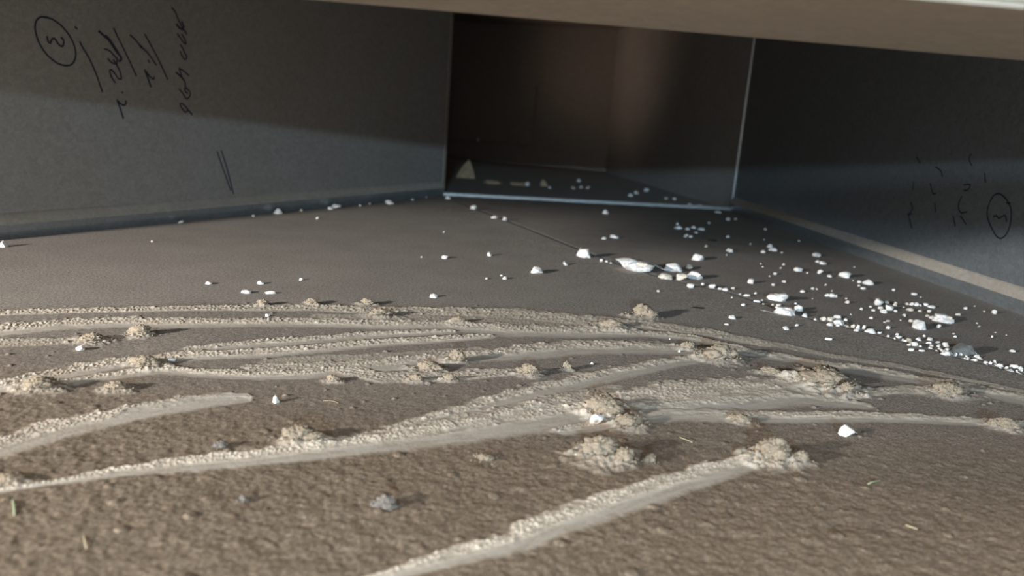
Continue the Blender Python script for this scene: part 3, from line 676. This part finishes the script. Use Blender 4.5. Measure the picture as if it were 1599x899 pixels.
CH = [
 # --- foot of the left wall
 (432, 334, 17, 11, 'white plaster chip at the foot of the left wall, left of two touching ones'),
 (515, 327, 10, 6, 'small white plaster chip touching a longer one at the left wall'), (524, 325, 18, 8, 'long white plaster chip lying against the foot of the left wall'),
 (607, 319, 19, 9, 'white plaster chip at the left wall nearest the dark opening'),
 (2, 386, 13, 12, 'white plaster chip at the left frame edge below the wall'),
 (281, 349, 10, 6, 'lone white plaster chip at the left wall below the writing'),
 (470, 330, 6, 5, 0), (644, 313, 6, 4, 0), (562, 322, 4, 4, 0), (666, 309, 4, 3, 0), (577, 319, 3, 3, 0), (395, 338, 6, 4, 0), (495, 342, 5, 5, 0), (237, 378, 4, 4, 0),
 # --- grey floor, left and middle
 (324, 444, 13, 6, 'flat white plaster chip left of the pair on the grey floor'), (382, 458, 18, 7, 'white plaster chip nearest the farthest swipe, left one of two'),
 (405, 444, 12, 6, 'white plaster chip behind the two close to the farthest swipe'), (421, 459, 18, 6, 'white plaster chip nearest the farthest swipe, right one of two'),
 (469, 438, 8, 5, 'tiny white plaster chip alone on the left grey floor'), (677, 465, 16, 8, 'white plaster chip just beyond the farthest swipe, near the middle'),
 (694, 404, 12, 8, 'white plaster chip on open grey floor, left of its twin'), (764, 400, 10, 9, 'white plaster chip on open grey floor, right of its twin'),
 (760, 436, 7, 4, 1), (788, 436, 9, 6, 1), (783, 431, 5, 3, 1), (658, 402, 3, 3, 1), (693, 363, 3, 3, 1),
 # --- along the upper seam
 (699, 312, 13, 7, 'white plaster chip at the corner where floor strip starts'), (739, 328, 11, 10, 'pointed white plaster chip in front of the floor strip'),
 (771, 342, 13, 5, 'flat white plaster chip on the upper floor seam'), (788, 345, 10, 9, 'round white plaster chip on the upper floor seam'),
 (946, 334, 13, 9, 'white plaster chip close in front of the floor strip'),
 (943, 374, 10, 5, 'small white plaster chip beside a longer one before the strip'), (960, 372, 17, 7, 'long white plaster chip right of a small one before the strip'),
 (912, 404, 25, 19, 'blocky white plaster chip with a grey top at the floor seam'), (883, 415, 12, 8, 'small white plaster chip between two larger ones at the seam'),
 (837, 428, 26, 15, 'faceted white plaster chip on the floor left of the seam'),
 (939, 410, 6, 6, 2), (947, 411, 5, 4, 2), (954, 413, 4, 3, 2),
 # --- big flakes
 (995, 427, 70, 27, 'largest white plaster flake, layered and flat, at the floor seam', 'L'),
 (1054, 425, 34, 18, 'rounded white plaster lump on top of the heap beside the largest flake'),
 (1040, 438, 25, 15, 'wedge shaped tan and white plaster lump at the heap front', 'T'),
 (1067, 439, 22, 15, 'tan plaster lump in the middle of the heap', 'T'),
 (1087, 437, 28, 15, 'white plaster lump at the right end of the heap'),
 (1077, 420, 14, 8, 'small tan plaster flake at the back of the heap', 'T'),
 (1079, 451, 15, 8, 'white wedge shaped plaster chip in front of the heap'), (1113, 450, 13, 9, 'white plaster chip on the seam right of the heap'),
 (1134, 454, 13, 6, 'small white plaster chip farther along the seam right of the heap'),
 (1091, 407, 21, 13, 'white plaster chip behind the heap of lumps'),
 (1098, 445, 6, 5, 2), (1125, 452, 9, 4, 2), (1145, 452, 7, 6, 2), (1145, 459, 4, 3, 2), (1167, 463, 14, 5, 2), (1182, 474, 13, 5, 2), (1161, 479, 7, 6, 2), (1028, 456, 6, 4, 2),
 (1060, 358, 18, 7, 'flat white plaster flake in the row near the corner edge, left one'), (1083, 357, 11, 6, 'flat white plaster flake in the row near the corner edge, middle one'), (1096, 360, 14, 6, 'flat white plaster flake in the row near the corner edge, right one'),
 (1072, 371, 9, 8, 'small white plaster chip below the row near the corner edge'),
 (1074, 359, 10, 5, 3), (1058, 351, 5, 5, 3), (1079, 371, 7, 5, 3), (1087, 364, 8, 3, 3), (1103, 386, 6, 5, 3), (1137, 371, 6, 5, 3), (1137, 392, 6, 6, 3), (1137, 344, 7, 6, 3), (1149, 343, 5, 4, 3), (1107, 349, 4, 4, 3),
 # --- right floor
 (1142, 394, 10, 7, 'oval white plaster chip on the right floor, leftmost there'), (1192, 395, 9, 6, 3), (1203, 387, 11, 7, 'upper of two touching white plaster flakes on the right floor'), (1208, 392, 14, 7, 'lower of two touching white plaster flakes on the right floor'),
 (1224, 414, 5, 4, 3), (1247, 424, 14, 8, 'oval white plaster chip in the middle of the right floor'), (1211, 429, 6, 5, 3), (1225, 441, 7, 4, 3), (1208, 446, 6, 5, 3), (1173, 443, 12, 10, 'round white plaster chip with a small dark shadow above the seam'),
 (1180, 459, 5, 4, 3), (1254, 457, 8, 5, 3), (1270, 452, 6, 5, 3), (1276, 452, 4, 3, 3), (1277, 401, 14, 8, 'white plaster flake nearest the blue foot of the right wall'), (1277, 410, 6, 5, 3), (1287, 413, 12, 6, 'white plaster flake below the one nearest the wall foot'),
 (1282, 428, 10, 9, 'round white plaster chip below two flakes on the right floor'), (1297, 433, 9, 5, 3), (1322, 434, 20, 12, 'winged white plaster chip near the right wall'), (1343, 442, 7, 5, 3), (1342, 447, 5, 4, 3), (1349, 452, 8, 5, 3),
 (1359, 445, 18, 10, 'slanting white plaster chip right of the winged one'), (1293, 463, 9, 6, 3), (1300, 464, 10, 7, 3), (1306, 464, 6, 6, 3), (1248, 377, 4, 3, 3), (1172, 382, 3, 3, 3), (1195, 359, 5, 4, 3), (1261, 427, 4, 3, 3), (1290, 446, 4, 4, 3), (1202, 432, 3, 3, 3), (1143, 467, 3, 3, 3),
 (1217, 471, 37, 16, 'broad white plaster flake with a tan end above the seam', 'L'), (1228, 495, 40, 18, 'large creased white plaster flake on the seam', 'L'), (1249, 486, 14, 12, 'white plaster flake standing at the right end of the creased one'),
 (1258, 495, 10, 8, 'round white plaster bit in the seam right of the creased flake'), (1273, 501, 7, 11, 2), (1207, 477, 5, 4, 2), (1217, 478, 9, 5, 2), (1243, 475, 5, 4, 2),
 (1145, 499, 13, 8, 'white plaster chip alone on dark floor before the seam'), (1135, 508, 9, 4, 4), (1228, 516, 12, 7, 'oblong white plaster chip on dark floor below the creased flake'), (1245, 511, 7, 5, 4), (1295, 532, 12, 5, 'thin white plaster chip on dark floor below the seam pile'),
 # --- seam pile
 (1287, 501, 11, 9, 2), (1299, 502, 13, 10, 2), (1309, 497, 14, 6, 2), (1313, 508, 22, 10, 'large white plaster bit in the middle of the seam pile'), (1297, 511, 12, 6, 2), (1309, 512, 8, 4, 2), (1321, 501, 6, 5, 2), (1324, 511, 9, 4, 2), (1333, 512, 7, 8, 2), (1341, 514, 8, 9, 2), (1338, 520, 8, 5, 2), (1350, 514, 7, 8, 2), (1361, 521, 21, 10, 'long white plaster bit at the right end of the seam pile'), (1374, 521, 8, 4, 2),
 (1374, 477, 14, 13, 'knobbly white plaster lump, largest of the loose cluster'), (1391, 485, 14, 10, 'white plaster lump right of the largest one in the loose cluster'), (1382, 489, 12, 7, 'oval white plaster bit in front of the loose cluster'),
 (1376, 483, 8, 6, 5), (1386, 474, 8, 6, 5), (1399, 478, 7, 9, 5), (1399, 487, 6, 4, 5), (1365, 486, 7, 5, 5), (1360, 480, 5, 4, 5), (1346, 484, 6, 5, 5), (1361, 498, 6, 5, 5), (1388, 514, 8, 6, 5), (1388, 503, 8, 4, 5), (1382, 504, 5, 3, 5), (1324, 474, 7, 7, 5), (1322, 467, 4, 3, 5), (1396, 454, 5, 4, 5), (1429, 461, 9, 5, 5),
 (1417, 476, 6, 5, 5), (1425, 477, 8, 6, 5), (1432, 478, 7, 7, 5), (1438, 478, 5, 5, 5), (1423, 486, 11, 6, 5), (1438, 487, 7, 5, 5), (1413, 493, 5, 4, 5), (1424, 503, 9, 5, 5),
 (1441, 516, 24, 18, 'smooth rounded white plaster chip right of the loose cluster'), (1480, 505, 34, 14, 'lens shaped white plaster flake with a tan top near the right wall', 'L'), (1458, 498, 12, 6, 'white plaster bit touching the lens shaped flake'),
 (1450, 495, 8, 5, 5), (1452, 488, 6, 5, 5), (1447, 478, 8, 6, 5), (1457, 481, 13, 5, 5), (1467, 512, 8, 7, 5), (1498, 493, 8, 5, 5), (1509, 483, 6, 5, 5), (1554, 490, 8, 9, 'white plaster bit right at the blue foot of the right wall'), (1493, 527, 6, 4, 5), (1490, 522, 4, 3, 5), (1550, 527, 4, 4, 5), (1530, 511, 4, 3, 5), (1583, 550, 11, 5, 'small white plaster chip near the right frame edge above the seam'),
 # --- lower seam row
 (1392, 530, 7, 7, 6), (1405, 528, 9, 5, 6), (1410, 534, 6, 5, 6), (1421, 534, 12, 7, 6), (1436, 532, 10, 6, 6), (1420, 542, 8, 4, 6), (1429, 543, 10, 8, 6), (1438, 544, 6, 5, 6), (1444, 526, 5, 5, 6), (1454, 532, 12, 6, 6), (1452, 538, 8, 6, 6), (1479, 542, 12, 8, 6), (1466, 536, 10, 4, 6), (1464, 549, 7, 6, 6), (1472, 549, 6, 5, 6), (1480, 548, 6, 5, 6),
 (1424, 550, 11, 5, 4), (1440, 551, 10, 4, 4), (1479, 558, 15, 9, 'white triangular plaster chip left of the grey stone'), (1493, 556, 6, 7, 6), (1521, 554, 11, 6, 6), (1528, 559, 10, 7, 6), (1503, 561, 12, 5, 6), (1512, 562, 6, 5, 6), (1524, 564, 8, 5, 6), (1532, 568, 4, 4, 6), (1541, 568, 7, 5, 6), (1548, 569, 6, 6, 6), (1555, 568, 7, 7, 6), (1564, 573, 10, 6, 6), (1579, 582, 18, 9, 'largest white plaster chip at the right end of the seam row'), (1586, 575, 12, 7, 6), (1596, 577, 8, 6, 6), (1573, 576, 6, 5, 6), (1594, 586, 8, 4, 6),
 # --- inside the branch
 (823, 290, 9, 10, 'white plaster bit on brown scrap inside the dark branch'), (858, 294, 6, 5, 7), (904, 284, 8, 7, 7), (895, 295, 8, 6, 7), (907, 294, 7, 5, 7), (918, 295, 8, 7, 7), (985, 307, 11, 7, 'white plaster chip in the branch, left of two touching'), (994, 303, 10, 7, 'white plaster chip in the branch, right of two touching'), (1010, 299, 10, 7, 'white plaster chip in the branch at the wall foot'),
 (1040, 311, 7, 5, 7), (1053, 312, 7, 5, 7), (1024, 321, 9, 4, 7), (1052, 322, 8, 5, 7), (1077, 322, 10, 6, 7), (1092, 323, 13, 6, 7), (1122, 333, 14, 5, 'white plaster chip at the right end of the floor strip'),
 # --- foreground
 (122, 547, 18, 9, 'leftmost white plaster chip among the finger swipes'), (267, 564, 12, 8, 'small white plaster chip on the left swipes'), (430, 630, 13, 14, 'upright white plaster chip on brown dust below the swipes'),
 (930, 664, 27, 21, 'round bright white plaster chip embedded beside the tall dust heap'), (1326, 683, 25, 20, 'angular bright white plaster chip in the right foreground'), (925, 569, 8, 5, 'tiny white plaster chip between the mid swipes'),
 (417, 494, 9, 6, 'small white plaster chip on the farthest left swipe'), (1061, 550, 5, 5, 8), (1123, 544, 5, 5, 8), (1046, 530, 3, 3, 8), (899, 713, 5, 4, 8), (780, 550, 3, 3, 8),
]
GL = {0: ('tiny white plaster crumb at the foot of the left wall', 'crumbs along the left wall'),
      1: ('tiny white plaster crumb on the open grey floor left of the seam', 'crumbs on the open grey floor'),
      2: ('small white plaster crumb lying along the upper floor seam', 'crumbs along the upper seam'),
      3: ('small white plaster crumb scattered on the floor right of the seam', 'crumbs scattered right of the seam'),
      4: ('thin white plaster crumb on dark floor just before the seam', 'crumbs just before the seam'),
      5: ('small white plaster crumb in the loose cluster near the right wall', 'crumbs in the loose cluster'),
      6: ('small white plaster crumb in the dense row along the lower seam', 'crumbs in the lower seam row'),
      7: ('small white plaster crumb on the floor of the dark branch', 'crumbs inside the branch'),
      8: ('tiny white plaster speck caught among the finger swipes', 'specks among the swipes')}
rr = random.Random(11)
for k in range(52):               # the rest of the dense row in the lower seam
    x = rr.uniform(1385, 1597); yb = np.interp(x, [p[0] for p in SEAM_PX], [p[1] for p in SEAM_PX])
    CH.append((x, yb + rr.gauss(-2.5, 3.0), rr.uniform(3, 7), rr.uniform(2.5, 5), 6))
for k in range(22):               # specks over the right floor
    x = rr.uniform(1130, 1580); lo = np.interp(x, [1130, 1599], [350, 500]); hi = np.interp(x, [1130, 1599], [450, 570])
    CH.append((x, rr.uniform(lo, hi), rr.uniform(2, 3.6), rr.uniform(2, 3), 3))
for k in range(14):
    x = rr.uniform(1140, 1390); yb = np.interp(x, [p[0] for p in SEAM_PX], [p[1] for p in SEAM_PX])
    CH.append((x, yb + rr.gauss(-1, 2.0), rr.uniform(3, 6), rr.uniform(2.5, 4), 2))
for i, it in enumerate(CH):
    x, y, w, h, lab = it[:5]; kind = it[5] if len(it) > 5 else ''
    p, s = px_m(x, y)
    r = random.Random(900 + i)
    W = w * s; H = max(h * s * 0.72, 0.0012)
    D = min(max(h * s * 0.4 / max(CAM_H / p.y, 0.05), 0.5 * W), 0.95 * W)
    if isinstance(lab, str) and w >= 12:
        me = chip_mesh(700 + i, 2 if w > 20 else 1)
        me.materials.append(MAT['plastert'] if kind == 'T' else MAT['plaster'])
        zr = r.uniform(-0.25, 0.25)
        if kind == 'L': H *= 0.85
    else:
        me = POOLT[i % 4] if r.random() < 0.12 else POOL[i % len(POOL)]; zr = r.uniform(-0.5, 0.5)
    o = link_mesh('plaster_chip' if isinstance(lab, str) else 'plaster_crumb', me, None)
    yy = p.y + D * 0.42
    z = 0.0 if q.dot(Vector((p.x, yy, 0)) - L) > 0 else height(p.x, yy)
    o.location = (p.x, yy, z - 0.0003); o.scale = (W, D, H); o.rotation_euler = (0, 0, zr)
    if kind == 'L': add_layers(o, 40 + i)
    if isinstance(lab, str): tag(o, lab, 'plaster chip', 'plaster chips on the floor')
    else: tag(o, GL[lab][0], 'plaster crumb', GL[lab][1])
# one bit on the ledge in the branch
lp = on_plane(746, 219, BR + nK * 0.018, nK)
o = link_mesh('plaster_crumb', POOL[3], None); o.location = (lp.x, lp.y, ledge_z); o.scale = (0.016, 0.012, 0.016)
tag(o, 'lone white plaster bit high in the dark branch on a ledge', 'plaster crumb')

# ------------------------------------------------------------------ other scraps
p, s = px_m(1512, 557)
me = chip_mesh(1801, 2); me.materials.append(MAT['stone'])
o = link_mesh('grey_stone', me, None); o.location = (p.x, p.y + 0.012, height(p.x, p.y + 0.012) - 0.0005); o.scale = (40 * s, 28 * s, 15 * s)
tag(o, 'grey stone fragment lying in the row of white crumbs', 'stone')
for x, y, w, h, lab in [(1090, 482, 25, 5, 'flat dark scrap on the floor in front of the plaster heap'), (1113, 376, 20, 4, 'thin shadow mark modelled as a dark flake near the corner edge')]:  # second one is a shadow mark built as a dark flake
    p, s = px_m(x, y)
    me = chip_mesh(1900 + int(x), 1); me.materials.append(MAT['dark'])
    o = link_mesh('dark_scrap_and_shadow', me, None); o.location = (p.x, p.y + 0.003, height(p.x, p.y + 0.003)); o.scale = (w * s, w * s * 0.6, h * s * 0.3)
    tag(o, lab, 'scrap')
# paper scraps in the branch
def paper(name, pts, label, thick=0.0012):
    bm = bmesh.new()
    vs_ = [bm.verts.new(Vector(p)) for p in pts]
    cen = sum((v.co for v in vs_), Vector()) / len(vs_); cv = bm.verts.new(cen + Vector((0, -0.004, 0.004)))
    fs = [bm.faces.new((vs_[i], vs_[(i + 1) % len(vs_)], cv)) for i in range(len(vs_))]
    ext = bmesh.ops.extrude_face_region(bm, geom=fs)
    for v in [g for g in ext['geom'] if isinstance(g, bmesh.types.BMVert)]: v.co += Vector((0, thick, 0))
    o = obj_bm(name, bm, MAT['card']); tag(o, label, 'paper scrap'); return o
pl = ground(712, 277); pr = ground(742, 279); s = (pl - CAM).length / F_PX
paper('paper_scrap', [pl, pr, pr + Vector((-0.006, 0.01, 0.022)), pl + Vector((0.036, 0.03, 0.058)), pl + Vector((0.016, 0.02, 0.034))], 'upright pointed brown paper scrap just inside the dark branch')
for k, (x, y, w, h) in enumerate([(768, 287, 46, 7), (808, 289, 42, 6), (848, 291, 16, 11)]):
    p, s = px_m(x, y)
    me = blob_mesh(620 + k, w * s, w * s * .7, h * s, 4, 0.35, 3)
    o = link_mesh('brown_scrap', me, MAT['card']); o.location = (p.x, p.y + 0.01, 0)
    tag(o, ['crumpled brown scrap lying beside the pointed paper scrap', 'crumpled brown scrap under a white bit in the branch', 'small crumpled brown scrap right of the others in the branch'][k], 'scrap')
# fibres
def fibre(pts, rad, m, label, lift=0.0008):
    cu = []
    for x, y in pts:
        g = ground(x, y); cu.append(Vector((g.x, g.y, height(g.x, g.y) + lift)))
    bm = bmesh.new(); prev = None
    for i, p in enumerate(cu):
        d = (cu[min(i + 1, len(cu) - 1)] - cu[max(i - 1, 0)]).normalized(); a = d.cross(Vector((0, 0, 1))).normalized(); b = a.cross(d)
        ring = [bm.verts.new(p + (a * math.cos(t_) + b * math.sin(t_)) * rad) for t_ in (0, 1.26, 2.51, 3.77, 5.03)]
        if prev:
            for k in range(5): bm.faces.new((prev[k], prev[(k + 1) % 5], ring[(k + 1) % 5], ring[k]))
        else: bm.faces.new(ring)
        prev = ring
    bm.faces.new(prev[::-1])
    tag(obj_bm('fibre', bm, m, None, True), label, 'fibre')
fibre([(1061, 684), (1068, 687), (1074, 689), (1081, 692)], 0.0003, MAT['straw'], 'thin straw coloured fibre right of the large dust heap')
fibre([(21, 782), (22, 790), (23, 798), (23, 806)], 0.0006, MAT['green'], 'short green fibre standing out in the lower left foreground')
fibre([(1414, 820), (1421, 823), (1432, 827)], 0.0005, MAT['straw'], 'yellow straw fibre in the lower right foreground')
fibre([(131, 838), (133, 848), (135, 858)], 0.0004, MAT['straw'], 'pale fibre in the bottom left foreground')
fibre([(505, 627), (515, 627), (524, 629), (528, 632)], 0.00016, MAT['straw'], 'curved pale hair on brown dust right of the upright chip')
fibre([(1355, 757), (1362, 754), (1374, 752)], 0.0005, MAT['green'], 'pale greenish fibre in the right foreground')
